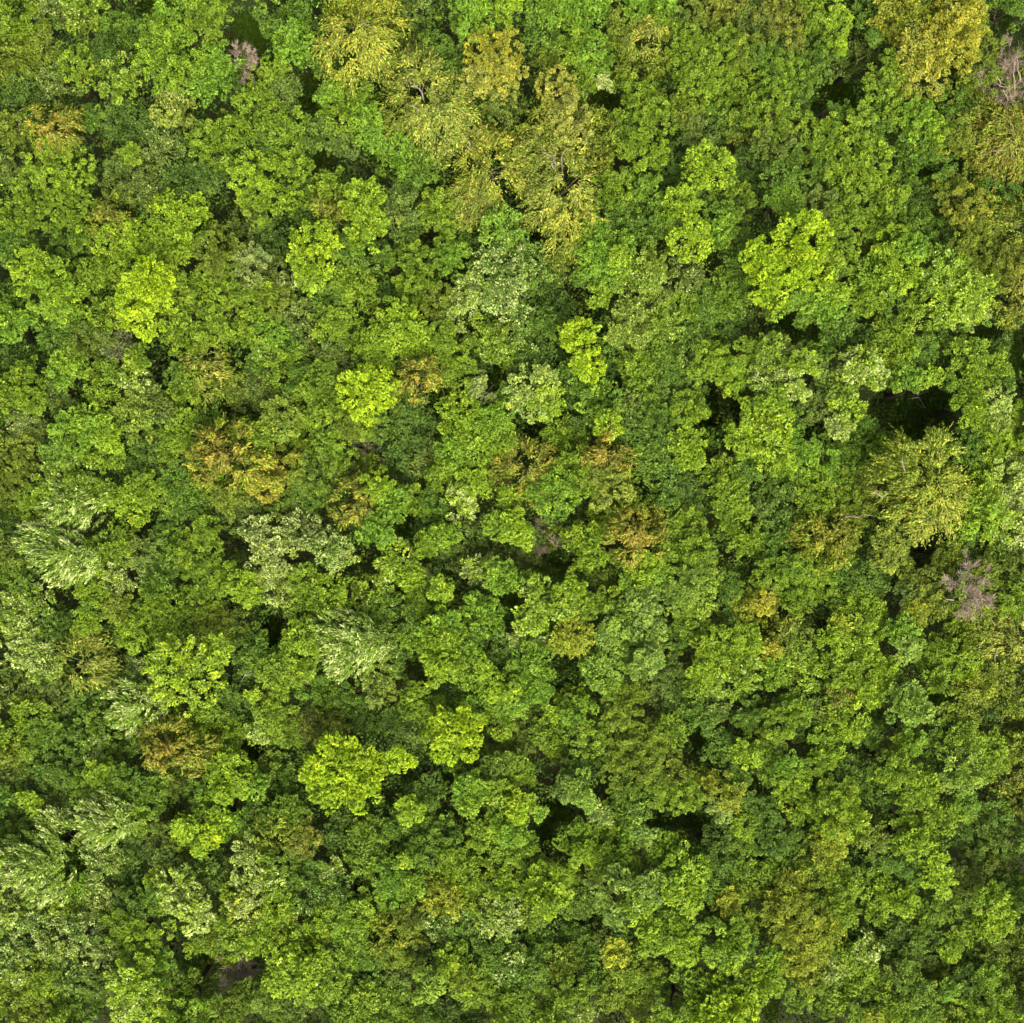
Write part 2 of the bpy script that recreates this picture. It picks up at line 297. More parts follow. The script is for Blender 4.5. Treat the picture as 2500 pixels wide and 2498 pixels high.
438,2471,61,bmC;488,2437,40,bC;556,2454,54,mkC;606,2437,40,mkC;623,2286,47,mv;589,2303,47,m;819,1868,67,lC+;886,1882,54,lC+;802,1932,47,lvC+;
883,1942,40,lC+;775,1888,40,lC+;977,1858,34,lC+;667,1882,47,km;684,1909,40,g;617,1915,40,bC;651,1949,54,gd;634,2000,47,dg;701,1989,47,gm;
684,2043,61,uom;735,2050,47,ou;1038,1932,47,gtC;997,1976,37,vC+;1139,1932,51,bC+;1146,1966,27,bvC+;1226,1882,51,kmjC;1226,1949,47,kmC;1223,2016,40,v;
1173,2043,40,m;853,2000,47,dk;920,2000,47,dg;819,2043,40,dt;903,2050,54,gm;970,2033,47,g;1004,2000,47,g;1072,2016,40,g;1038,2084,47,bg;1088,2050,40,g;
1105,2101,40,m;987,2104,20,v;954,2134,54,bg;886,2101,47,gm;836,2090,47,g;809,2134,34,sP;735,2117,54,g;667,2111,34,mg;651,2151,47,smP;667,2218,47,vm;
735,2185,54,gP;819,2185,47,gP;802,2245,47,mv;853,2252,54,mb;684,2269,47,mo;886,2202,34,vm;954,2185,47,b;1004,2168,40,mb;954,2286,61,umy;997,2252,40,o;
970,2326,40,mo;1088,2134,47,mo;1139,2134,54,m;1088,2202,54,my;1156,2185,54,m;1223,2168,47,m;1206,2235,54,smP;1156,2252,40,gP;1072,2252,47,gsP;
1105,2286,47,g;1189,2303,47,g;735,2320,61,vm;694,2336,40,v;718,2380,54,vP+;667,2404,34,v;768,2353,40,vm;802,2404,47,m;853,2320,47,mb;886,2336,40,g;
853,2370,34,d;903,2387,47,gd;937,2370,40,kgC;970,2387,40,k;1021,2370,27,km;1038,2414,40,vjC+;1105,2353,47,mv;1139,2387,47,mo;1189,2353,40,g;
1156,2421,47,m;1223,2404,47,g;886,2437,47,m;954,2437,47,mg;819,2454,47,gt;752,2427,40,m;718,2454,40,k;651,2437,47,kmC;684,2471,47,kmC;836,2481,40,gm;
920,2488,47,gm;987,2488,40,m;1038,2481,47,g;1105,2471,47,dk;1156,2454,47,kd;1223,2454,40,m;1274,1888,40,vmC;1217,1932,34,mC;1274,1973,40,vlC+;
1328,1983,27,bC;1251,2023,47,bC+;1267,2067,47,mb;1234,2101,54,m;1402,1888,40,gt;1419,1922,40,jbC+;1385,1932,34,jkC;1429,1956,27,jbC;1537,1875,74,om+;
1604,1932,47,m;1672,1949,47,mv;1638,1882,47,o;1705,1909,40,mo-;1773,1932,54,my;1756,1983,34,ms;1806,1899,34,g;1823,1949,34,gt;1823,2016,40,mv;
1537,1949,40,g;1503,1983,47,mg;1554,2000,40,bj;1469,1989,34,ms;1537,2033,34,bC;1570,2033,40,jC;1486,2033,40,m;1621,2067,47,bmC;1409,2050,51,mbC+;
1419,2090,34,vC+;1469,2084,27,mC;1520,2084,27,bmC;1537,2111,27,mC;1463,2117,34,mC;1442,2144,27,k;1385,2134,40,m;1341,2168,54,vC+;1335,2212,34,vC+;
1284,2168,47,m;1301,2117,47,gm;1234,2218,47,ms;1217,2259,47,smP;1251,2252,27,sP;1301,2235,40,mo;1385,2202,47,mgk;1436,2202,47,gk;1520,2185,67,jC+;
1554,2212,40,bvC+;1503,2245,30,jC;1587,2168,40,jC+;1587,2269,40,vC+;1672,2124,54,bvC+;1688,2168,34,vC+;1638,2158,34,bC+;1682,2208,30,vC+;
1638,2185,27,vC+;1655,2286,61,vbC+;1672,2326,34,vC+;1587,2303,34,vbC;1520,2286,27,bk;1503,2330,37,vyC;1621,2252,34,bg;1756,2101,54,gd;1806,2101,47,mg;
1806,2168,47,mo;1756,2050,40,kd;1739,2168,40,g;1773,2202,34,my;1773,2235,40,gk;1773,2303,61,bmC+;1789,2336,40,mvC;1739,2269,40,gkC;1823,2252,40,mo;
1823,2320,34,g;1469,2286,47,dko;1402,2286,47,dg;1301,2286,47,gd;1234,2320,47,dt;1267,2336,27,sP;1318,2320,40,g;1234,2370,40,gsP;1284,2370,47,g;
1368,2353,47,mo;1436,2336,40,gd;1453,2387,34,g;1537,2370,54,mo;1520,2404,40,m;1587,2387,40,m;1688,2387,47,gmC;1688,2427,27,mC;1756,2404,47,mjC+;
1773,2471,74,vlC+;1823,2421,40,vC;1705,2454,34,m;1638,2471,47,mb;1486,2437,40,mo;1554,2454,40,om;1402,2427,47,m;1301,2421,54,gm;1267,2471,47,mg;
1352,2471,47,m;1419,2481,40,msP;1884,1882,40,gm;1917,1875,40,b;1985,1865,34,m;2035,1858,27,v;1934,1909,47,mv;1968,1949,61,mv+;2052,1949,54,m;
2052,2000,67,vm+;2035,2050,47,vy;2018,2084,40,yom;2103,2033,40,om;2136,2050,34,ok;2069,1888,40,dt;2119,1899,47,g;2187,1882,47,m;2254,1915,47,vm;
2220,1949,40,m;2170,1949,40,dg;2355,1875,67,mj+;2423,1865,40,m;2480,1909,47,u;2490,1956,34,u;2355,1966,40,gb;2322,2000,40,mv;2271,1983,40,mo;
2227,2033,61,vm+;2247,2067,40,v;2406,2000,47,gk;2439,1983,40,g;2456,2050,54,gk;2389,2050,54,kg;2423,2101,47,ko;2288,2111,40,v+;2295,2158,40,v+;
1884,2050,54,tg;1951,2033,47,g;1917,2101,54,g;1867,1983,40,tg;1968,2101,40,om;1884,2151,61,m;1934,2185,54,moy;2018,2134,47,mo;2018,2185,47,mo;
2069,2168,47,m;2136,2134,40,gm;2170,2101,40,g;2204,2111,34,gt;2220,2151,34,g;2153,2185,40,vm;2204,2202,40,v+;2136,2218,40,m;2052,2235,47,m;
1934,2252,67,moy;2018,2269,47,my;2002,2320,47,vym;1951,2336,54,ym+;1978,2380,40,ym;2103,2286,34,d;2187,2252,40,dk;2254,2235,47,gm;2271,2286,40,g;
2322,2218,40,gm;2372,2202,40,ko;2423,2202,47,vmC+;2439,2252,47,v+;2389,2269,34,m;2338,2303,34,vm;2322,2326,27,v;2355,2151,47,ko;2456,2151,40,g;
2483,2202,34,g;2473,2303,54,od;2423,2320,40,do;2389,2353,47,g;2423,2387,40,mb;2439,2437,47,mg;2473,2387,47,od;2372,2404,47,gd;2322,2421,27,b;
2322,2370,47,do;2254,2353,40,kd;2204,2320,47,kg;2170,2286,40,md;2119,2320,40,smP;2069,2336,40,m;2103,2370,47,mv;2035,2370,40,ms;2052,2421,47,m;
2136,2404,47,m;2204,2387,47,kmg;2237,2421,47,mgk;2187,2471,47,m;2103,2471,47,mg;2018,2454,40,mt;1951,2437,40,mb;1867,2404,47,vC;1884,2353,40,vb;
2136,2488,27,vy;2254,2471,47,mg;2322,2471,47,mo;2389,2471,47,m;2456,2481,40,mv;2002,2404,40,mo"""
GAPS = """600,84,44,51;354,17,30,30;192,236,20,17;7,488,24,13;387,327,20,27;492,236,17,30;607,67,20,34;634,121,20,30;755,209,27,34;758,256,34,20;1088,67,27,27;
1115,91,17,17;785,387,30,27;923,418,10,10;1045,579,30,27;957,472,17,17;930,162,10,13;1088,202,13,13;728,276,13,10;1105,445,24,20;1469,246,37,30;
1385,155,27,17;1274,330,17,13;1574,306,13,13;1661,209,17,17;1655,101,17,10;1274,465,10,10;1554,505,20,20;1308,573,24,24;1274,633,17,13;1510,7,20,10;
1547,51,13,13;2052,229,54,27;2002,263,27,27;2103,195,20,27;2035,162,20,20;2254,421,30,20;2439,54,27,34;2271,216,20,13;2092,61,17,17;2160,111,20,17;
2204,549,24,10;2136,313,20,10;74,822,27,24;182,785,17,24;242,694,20,27;411,863,20,17;397,930,17,27;482,1004,24,17;579,1011,27,20;88,1149,17,17;
118,954,10,10;532,997,17,17;1038,607,24,10;970,735,20,13;627,762,13,13;903,792,17,13;607,1011,10,10;937,1068,27,13;785,1132,13,10;1139,1146,17,13;
1038,1179,13,17;1206,920,27,34;1061,1189,10,17;1098,785,10,17;792,886,17,17;1456,930,27,20;1301,1055,30,30;1739,970,17,54;1732,1031,34,17;
1800,1011,17,40;1806,674,30,13;1284,627,17,13;1409,785,34,13;1368,1149,17,10;1597,1206,20,27;1240,1105,13,13;1318,1031,13,10;2244,1008,94,57;
1927,785,27,34;1985,809,34,24;2187,1004,57,44;2237,1055,47,34;2288,1011,30,27;2305,1132,20,27;1965,1031,27,20;2002,1072,20,17;2355,812,17,13;
2406,809,51,20;2473,785,27,20;2069,728,13,17;2018,910,20,13;2220,792,13,17;2180,944,20,20;2483,869,20,54;2332,1173,13,27;64,1392,20,17;84,1419,17,13;
273,1281,13,10;280,1547,20,13;414,1429,13,13;461,1480,13,10;573,1496,27,20;162,1453,13,13;623,1688,20,13;606,1830,34,20;667,1547,27,34;991,1284,24,30;
954,1325,24,13;1072,1341,24,17;1213,1335,17,20;1189,1436,40,13;1240,1486,20,27;970,1453,17,17;987,1510,20,24;964,1554,17,20;1021,1645,34,27;
647,1695,20,20;728,1705,17,17;1031,1806,13,40;809,1402,17,13;1088,1712,27,13;930,1597,17,10;1122,1510,17,20;1284,1352,20,27;1352,1385,40,24;
1402,1395,20,17;1419,1402,20,20;1251,1469,30,20;1234,1503,20,27;1385,1513,20,13;1597,1453,13,17;1638,1520,17,20;1510,1409,10,10;1631,1409,13,13;
1537,1672,17,17;1486,1698,20,20;1469,1722,13,13;1385,1800,27,20;1756,1520,20,13;1597,1213,17,17;1705,1806,24,34;1813,1722,17,17;1621,1739,13,13;
1352,1291,17,10;2092,1318,17,20;2247,1368,24,34;2170,1395,17,17;2204,1419,27,17;2002,1490,20,17;2160,1486,20,20;2247,1544,17,17;2204,1621,20,17;
2220,1638,20,27;2288,1705,34,20;2170,1722,20,17;2450,1446,17,17;2322,1261,17,20;1934,1705,20,13;2005,1712,17,17;1917,1823,24,20;2079,1419,10,13;
168,2043,34,20;152,2067,17,13;118,2252,27,17;445,2245,17,20;455,2279,20,17;488,2353,47,27;505,2414,40,27;600,2370,40,27;404,2421,20,20;370,2040,20,27;
185,2303,13,13;303,2346,17,10;600,2043,17,17;202,1868,13,13;438,2144,17,10;1004,1899,34,17;1098,1899,27,27;1189,1899,13,27;802,2090,10,13;
617,2016,13,17;735,2481,27,17;617,2353,27,20;819,2286,20,10;910,2208,17,17;1065,2380,17,17;1055,2303,27,13;1156,2464,17,13;1318,1888,17,27;
1352,1966,34,24;1368,1989,40,20;1328,2033,24,27;1604,2010,34,17;1672,2006,47,20;1705,2033,20,27;1712,2084,17,27;1560,2090,20,20;1496,2131,27,13;
1429,2151,20,13;1453,2077,10,13;1638,2208,27,10;1705,2245,10,34;1587,2336,27,10;1645,2370,17,20;1645,2437,27,34;1779,2370,17,17;1554,2488,17,13;
1611,2104,13,13;1409,2128,10,10;1806,2006,13,17;1867,1899,17,27;1901,1959,13,13;2035,1892,20,13;2136,2094,20,13;2298,2050,10,27;2126,2239,20,10;
2214,2242,34,10;2170,2269,17,17;2406,1905,27,20;2429,1949,17,27;2338,2134,13,13;2406,2286,20,20;1917,2397,20,13;1884,2454,20,40;2271,2380,34,20;
2247,2192,10,13;2305,2212,10,7;2170,2309,13,10;2416,2427,10,13;2025,2202,13,17"""

class Clump:
    __slots__ = ('x', 'y', 'r', 'cols', 'kind', 'fleck', 'h', 'alb', 'tree', 'main', 'feather', 'ls', 'silver')
    def __init__(s, x, y, r, code):
        s.x, s.y, s.r = x, y, r
        s.cols = [c for c in code if c.islower()]
        s.kind = next((c for c in 'CWSN' if c in code), 'F')
        s.fleck = 'P' in code
        s.h = sum(HGT[c] for c in s.cols) / len(s.cols) + 1.1 * code.count('+') - (1.8 if '-' in code else 0)
        s.silver = s.fleck and 's' in s.cols
        if s.silver:                                # flecked, not wholly pale
            s.cols = [c for c in s.cols if c != 's'] or ['m']
        s.alb = 0.85 * sum(ALB[c] for c in s.cols) / len(s.cols) + 0.15 * ALB['m']
        s.feather = s.cols[0] in 'au'
        s.main = s.cols[0]
        s.tree = None
        s.ls = 1.0

clumps = []
for e in CLUMPS.split(';'):
    x, y, r, code = e.strip().split(',')
    clumps.append(Clump(float(x), float(y), float(r), code))
gaps = np.array([[float(v) for v in e.split(',')] for e in GAPS.strip().split(';')])
gaps = gaps[gaps[:, 2] * gaps[:, 3] > 560]

# notable trees: position in the photo, own label, short name used to point to its neighbours
NOTABLE = [
 (355, 729, 'oval lime-green tree of dense small leaves standing near the left edge', 'the oval lime tree'),
 (539, 1112, 'largest amber tree, thin rusty foliage, among olive trees left of centre', 'the largest amber tree'),
 (896, 954, 'tight round lime tree beside a small orange tree near the centre', 'the round lime tree'),
 (1018, 923, 'small bright orange tree tucked against the round lime tree', 'the small orange tree'),
 (970, 795, 'pale lime domed tree just above the round lime tree', 'the domed pale lime tree'),
 (825, 1876, 'broad lime tree with a ragged billowy crown, widest lime crown in the lower half', 'the broad ragged lime tree'),
 (1112, 1800, 'small glowing lime tree with puffy clumps beside a brown gap', 'the glowing puffy lime tree'),
 (445, 1645, 'rounded lime tree flecked with cream leaves in the lower left', 'the cream-flecked lime tree'),
 (2247, 1162, 'golden birch with a pointed tip beside the largest clearing', 'the pointed golden birch'),
 (2330, 80, 'vivid golden-yellow tree filling the top right', 'the vivid yellow tree'),
 (2480, 219, 'bare grey tree with long pale radiating branches at the right edge', 'the bare branching tree'),
 (2372, 1436, 'thin tree with a pinkish bare top of fine dead twigs', 'the pinkish bare tree'),
 (1530, 1525, 'large pale mint-green tree of rounded billowy clumps', 'the billowy mint tree'),
 (1520, 2185, 'pale mint-green billowy tree near the bottom, round and smooth', 'the lower mint tree'),
 (145, 1290, 'large silvery willow combed to the left by wind at the left edge', 'the large silvery willow'),
 (850, 1570, 'broad pale olive willow with streaked wind-combed sprays', 'the streaked olive willow'),
 (320, 1722, 'small grey willow fanned to the left', 'the small grey willow'),
 (440, 2180, 'tree with big cream leaf sprays in the lower left', 'the cream-sprayed tree'),
 (1955, 580, 'brightest lime tree of ragged lobes in the upper right', 'the ragged lobed lime tree'),
 (1420, 830, 'small lime tree of two lobes just right of the centre top', 'the two-lobed lime tree'),
 (1213, 140, 'domed golden-olive tree near the top', 'the domed golden tree'),
 (1352, 370, 'straw-gold drooping birch, largest of the birches', 'the largest straw birch'),
 (1078, 276, 'pale straw birch with one long exposed limb', 'the pale straw birch'),
 (1200, 404, 'yellow drooping birch with limbs fanning from its top', 'the fanning yellow birch'),
 (869, 101, 'topmost drooping golden birch with a bent pale branch', 'the topmost birch'),
 (1554, 1308, 'amber tree with a rusty centre right of the middle', 'the rusty-centred amber tree'),
 (1480, 1115, 'small amber tree with spiky foliage in the middle', 'the spiky amber tree'),
 (397, 1830, 'brown amber tree in the lower left', 'the lower left amber tree'),
 (2018, 1318, 'rusty amber tree just left of the pointed golden birch', 'the rusty amber tree'),
 (101, 684, 'pale lumpy green tree at the left edge', 'the lumpy pale tree'),
 (2338, 705, 'large green tree speckled with cream leaf tips in the upper right', 'the cream-speckled tree'),
 (1732, 404, 'bright yellow-green tree with a curled edge, upper right of the straw birches', 'the curled bright tree'),
 (1672, 2124, 'tall smooth bright green tree with puffy lobes beside a narrow dark gap', 'the tall puffy tree'),
 (1772, 2471, 'lime-yellow tree cut by the bottom edge', 'the bottom edge lime tree'),
 (2288, 2134, 'narrow upright bright yellow-green tree in the lower right', 'the narrow upright tree'),
 (1341, 1452, 'large bright rounded tree left of the billowy mint tree', 'the large bright rounded tree'),
 (404, 135, 'bright green tree at the top left beside a dark gap', 'the top left bright tree'),
 (128, 310, 'small rusty tree near the left edge', 'the small rusty tree'),
 (2214, 1722, 'pale mint tree with soft clumps near the right', 'the soft mint tree'),
 (320, 2410, 'yellow-green large-leaved tree at the bottom left', 'the large-leaved bottom tree'),
 (2396, 1250, 'vivid yellow-green clumpy tree right of the pointed golden birch', 'the vivid clumpy tree'),
 (2204, 1010, None, 'the largest clearing'),
 (600, 84, None, 'the top left gap'),
 (2048, 230, None, 'the upper right gap'),
 (1380, 1385, None, 'the central gap'),
 (1690, 2010, None, 'the lower gap'),
]

# ------------------------------------------------------------------ clumps that belong to one tree
RMAX = dict(F=112, C=105, W=125, S=125, N=70)
def absorb(t, thr, kmax):
    grown = True
    while grown and len(t) < kmax:
        grown = False
        mean = sum(m.alb for m in t) / len(t)
        best = None
        for c in clumps:
            if c.tree is not None or c.kind != t[0].kind:
                continue
            if math.hypot(c.x - t[0].x, c.y - t[0].y) > RMAX[t[0].kind] - 0.25 * c.r:
                continue
            d = min(math.hypot(c.x - m.x, c.y - m.y) / (c.r + m.r) for m in t)
            if d > 0.95:
                continue
            cd = float(np.abs(np.sqrt(c.alb) - np.sqrt(mean)).sum())
            if cd > thr:
                continue
            sc = cd + 0.15 * d
            if best is None or sc < best[0]:
                best = (sc, c)
        if best:
            best[1].tree = t
            t.append(best[1])
            grown = True
trees = []
def seed(c, thr, kmax):
    t = [c]
    c.tree = t
    trees.append(t)
    absorb(t, thr, kmax)
    return t
notable_tree = {}
for i, (x, y, lab, short) in enumerate(NOTABLE):
    if lab:
        c = min((c for c in clumps if c.tree is None), key=lambda c: math.hypot(c.x - x, c.y - y))
        notable_tree[i] = seed(c, 0.10, 7)
for c in sorted(clumps, key=lambda c: -(c.r + 6 * c.h)):
    if c.tree is None:
        seed(c, 0.46, 10)
# little left-overs join the tree they touch
for t in sorted(list(trees), key=lambda t: sum(c.r ** 2 for c in t)):
    if len(t) == 1 and t[0].kind != 'N' and t[0].r < 75 and not any(t is n for n in notable_tree.values()):
        c = t[0]
        best = None
        for m in clumps:
            if m.tree is t or m.kind != c.kind or len(m.tree) > 10:
                continue
            d = math.hypot(c.x - m.x, c.y - m.y) / (c.r + m.r)
            cd = float(np.abs(np.sqrt(c.alb) - np.sqrt(m.alb)).sum())
            if d < 1.05 and cd < 0.75 and (best is None or cd + 0.3 * d < best[0]):
                best = (cd + 0.3 * d, m)
        if best:
            best[1].tree.append(c)
            c.tree = best[1].tree
            trees[:] = [q for q in trees if q is not t]

# ------------------------------------------------------------------ foliage
rng = np.random.default_rng(11)
UP = np.array([0, 0, 1.0])

def rand_dirs(n, zmin=-1.0):
    z = rng.uniform(zmin, 1, n)
    a = rng.uniform(0, 2 * math.pi, n)
    s = np.sqrt(1 - z * z)
    return np.stack([s * np.cos(a), s * np.sin(a), z], 1)

def leaf_quads(p, t, n, L, W):
    """diamond leaves with a fold along the rib and a drooping tip"""
    t = unit(t)
    n = unit(n - (n * t).sum(1, keepdims=True) * t)
    s = np.cross(t, n)
    L = L[:, None]
    W = W[:, None]
    mid = p + t * L * 0.45
    v = np.stack([p, mid + s * W * .5 + n * W * .16, p + t * L - n * L * .12, mid - s * W * .5 + n * W * .16], 1)
    return v

def in_gap(px, py, grow=1.0, big=False):
    """openings in the canopy; ragged outlines"""
    hit = np.zeros(len(px), bool)
    wob = 1 + .28 * np.sin(px * 0.105 + 1.9 * np.sin(py * 0.081)) + .28 * np.sin(py * 0.121 + 2.3 * np.sin(px * 0.067)) + .15 * np.sin(px * .31 + py * .27)
    x0, x1, y0, y1 = px.min(), px.max(), py.min(), py.max()
    for gx, gy, a, b in gaps:
        if big and a * b < 24 * 22:
            continue
        f = grow * (1.2 if a * b > 3000 else 1.08 if a * b > 900 else .92)
        a, b = a * f, b * f
        if gx + a * 1.5 < x0 or gx - a * 1.5 > x1 or gy + b * 1.5 < y0 or gy - b * 1.5 > y1:
            continue
        hit |= (((px - gx) / a) ** 2 + ((py - gy) / b) ** 2) < wob
    return hit

def to_px(p):
    s = KPX * (HC - p[:, 2])
    return p[:, 0] / s + FW / 2, FH / 2 - p[:, 1] / s

def clump_foliage(c, ctr, rad, tree_ctr, dens=1.0):
    """leaves (M,4,3) and their tints (M,3) for one clump whose middle is ctr"""
    k = c.kind
    A = max(rad * rad, 0.3)
    alb = c.alb
    owner = None
    if k == 'W' or c.feather:                      # fine drooping strands in loose bundles hanging from the limb tips
        nb = int(5.5 * A) + 5
        per = max(4, int(15 * dens))
        ns = nb * per
        ab = rng.uniform(0, 2 * math.pi, nb)
        rb = rad * np.sqrt(rng.uniform(0, .95, nb))
        bo = np.stack([rb * np.cos(ab), rb * np.sin(ab), .6 * rad * (1 - (rb / rad) ** 2) + rng.normal(0, .22, nb)], 1) + ctr
        out = bo[:, :2] - tree_ctr[:2]
        out = out / np.maximum(np.linalg.norm(out, axis=1, keepdims=True), .8)
        bd = out * (1.1 if k == 'W' else .5) + rng.normal(0, .55, (nb, 2))
        owner = np.repeat(np.arange(nb), per)
        d = unit(unit(bd)[owner] + rng.normal(0, .38, (ns, 2)))
        o = bo[owner] + rng.normal(0, .16, (ns, 3))
        nl = 12
        u = np.linspace(0.05, 1, nl)[None, :, None]
        ll = np.minimum(rad, 1.9) * (rng.uniform(0.35, 0.8, ns) if k == 'W' else rng.uniform(.2, .5, ns))[:, None, None]
        sag = np.minimum(rad, 1.7) * rng.uniform(0.2, 0.8, ns)[:, None, None]
        curl = rng.normal(0, .35, (ns, 1, 1))
        d3 = np.concatenate([d, np.zeros((ns, 1))], 1)[:, None]
        sd = np.stack([-d[:, 1], d[:, 0], np.zeros(ns)], 1)[:, None]
        pos = o[:, None] + d3 * ll * u + sd * curl * ll * u * u - UP * sag * u * u
        tg = d3 * ll + sd * curl * ll * 2 * u - UP * sag * 2 * u
        p = pos.reshape(-1, 3) + rng.normal(0, .05, (ns * nl, 3))
        t = unit(tg.reshape(-1, 3)) + rng.normal(0, .27, (ns * nl, 3))
        n = UP + rng.normal(0, .5, (ns * nl, 3))
        L = rng.uniform(.20, .36, ns * nl)
        W = rng.uniform(.07, .13, ns * nl)
        g = np.repeat(rng.normal(0, .17, nb)[owner] + rng.normal(0, .12, ns), nl)
        owner = np.repeat(owner, nl)
        oc = bo
    else:
        # leafy sprays: short twigs that radiate from the middle of the clump, leaves set along both sides
        if k == 'C':
            npf, ln, nl, L0, W0, wid = int(11 * A * dens) + 6, (.6, 1.05), 56, .27, .14, .34
        elif k == 'S':
            npf, ln, nl, L0, W0, wid = int(19 * A * dens) + 6, (.9, 1.7), 44, .32, .085, .13
        elif c.fleck:
            npf, ln, nl, L0, W0, wid = int(14 * A * dens) + 6, (.5, .9), 30, .29, .155, .22
        else:
            npf, ln, nl, L0, W0, wid = int(17 * A * dens) + 7, (.45, .95) if c.ls > .62 else (.28, .6), 32, .25, .135, .22
        nl = int(nl / c.ls ** 1.25)
        d = rand_dirs(npf, -0.15)
        d[:, 2] += .15
        d = unit(d)
        inner = rng.random(npf) < 0.25
        rr = rad * rng.uniform(.80, 1.08, npf)
        rr[inner] *= rng.uniform(.35, .85, inner.sum())
        tip = ctr + d * rr[:, None] * np.array([1, 1, .82])
        sl = rng.uniform(*ln, npf)
        if k == 'S':
            off = tip - tree_ctr
            off[:, 2] = 0
            sd = unit(np.array([-1.0, -0.2, 0.0]) + .75 * off / np.maximum(np.linalg.norm(off, axis=1, keepdims=True), .8) + rng.normal(0, .13, (npf, 3)) * np.array([1, 1, .5]))
        else:
            sd = unit(d * np.array([1, 1, .55]) + rng.normal(0, .38, (npf, 3)))
        side = unit(np.cross(sd, unit(UP + .6 * d + rng.normal(0, .25, (npf, 3)))))
        up2 = np.cross(side, sd)
        owner = np.repeat(np.arange(npf), nl)
        oc = tip - sd * (sl * .5)[:, None]
        N = npf * nl
        u = rng.uniform(0, 1, N) ** .8
        sg = rng.choice([-1.0, 1.0], N)
        taper = np.sin(np.clip(u * .86 + .14, 0, 1) * math.pi) ** .6
        if k == 'C':
            lat = sg * rng.uniform(0, 1, N) ** .6 * wid * taper
            hgt = (wid * .75) * np.sqrt(np.clip(1 - (lat / wid) ** 2, 0, 1)) * rng.uniform(.2, 1, N) * taper
        else:
            lat = sg * rng.uniform(0, 1, N) * wid * taper
            hgt = rng.normal(0, .05, N) - .10 * u * u
        p = oc[owner] + sd[owner] * ((u - .5) * sl[owner])[:, None] + side[owner] * lat[:, None] + up2[owner] * hgt[:, None]
        fwd = .5 if k == 'S' else .35
        t = sd[owner] * (fwd + u[:, None] * .7) + side[owner] * (sg * (.25 if k == 'S' else .8) * (1 - u * .5))[:, None] + rng.normal(0, .30, (N, 3))
        n = up2[owner] * .9 + UP * .25 + rng.normal(0, .52, (N, 3))
        if k == 'C':
            n = n + side[owner] * (lat / wid)[:, None] * .9
        L = L0 * c.ls * rng.uniform(.7, 1.25, N)
        W = W0 * c.ls * rng.uniform(.7, 1.25, N)
        g = np.repeat(rng.normal(0, .16, npf), nl) + .10 * (u - .5)
    N = len(p)
    keep = ~in_gap(*to_px(oc))[owner]
    keep &= ~in_gap(*to_px(p), grow=.6)
    keep &= p[:, 2] > 0.15
    v = leaf_quads(p, t, n, L, W)
    # leaves differ: age, sun exposure in the growing season, a few yellowing, a few turned to their pale underside
    f = np.exp(g + rng.normal(0, .29, N))
    tint = alb[None] * f[:, None]
    warm = rng.normal(0, .10, N) + 0.5 * g
    tint[:, 0] *= 1 + 0.6 * warm
    tint[:, 2] *= 1 - 0.4 * warm
    if k == 'W' or c.feather:
        away = np.linalg.norm(p[:, :2] - ctr[:2], axis=1) / rad
        gr = rng.random(N) < (.30 if k == 'W' else np.clip(.08 + .42 * away, 0, .8))
        tint[gr] = ALB['m'] * f[gr][:, None]
    if k == 'S' and not c.feather:
        pale = rng.random(N) < 0.40 * rng.uniform(0, 1.9, int(owner.max()) + 1)[owner] * (.2 + 1.3 * u)
        tint[pale] = ALB['s'] * f[pale][:, None] * 1.1
        tint[~pale] = (ALB['m'] * .7 + ALB['g'] * .3) * f[~pale][:, None]
    elif c.fleck:
        pale = rng.random(N) < (.40 if c.silver else 0.10) * rng.uniform(0, 2, int(owner.max()) + 1)[owner]
        tint[pale] = ALB['s'] * f[pale][:, None]
    else:
        pale = rng.random(N) < 0.02
        tint[pale] = tint[pale] * .6 + ALB['s'] * .4
    return v[keep], np.clip(tint[keep], 0.003, 0.8)

def quads_to_mesh(name, vs, ts, parent=None, mat=None):
    v = np.concatenate(vs).reshape(-1, 3)
    t = np.repeat(np.concatenate(ts), 4, 0)
    t = np.concatenate([t, np.ones((len(t), 1))], 1)
    return make_mesh(name, v, None, mat or LEAF, parent, t)

# ------------------------------------------------------------------ setting: the ground
def ground():
    n = 60
    xs = np.concatenate([[-1500, -500, -150], np.linspace(-60, 60, n), [150, 500, 1500]])
    X, Y = np.meshgrid(xs, xs)
    Z = 0.10 * np.sin(X * .31 + 1) * np.cos(Y * .27) + 0.06 * np.sin(X * .83 + Y * .61)
    v = np.stack([X, Y, Z], -1).reshape(-1, 3)
    m = len(xs)
    i = np.arange(m - 1)
    I, J = np.meshgrid(i, i)
    a = (J * m + I).reshape(-1)
    q = np.stack([a, a + 1, a + m + 1, a + m], 1)
    o = make_mesh('ground', v, None, FLOOR, None, None, q)
    o['kind'] = 'structure'
ground()

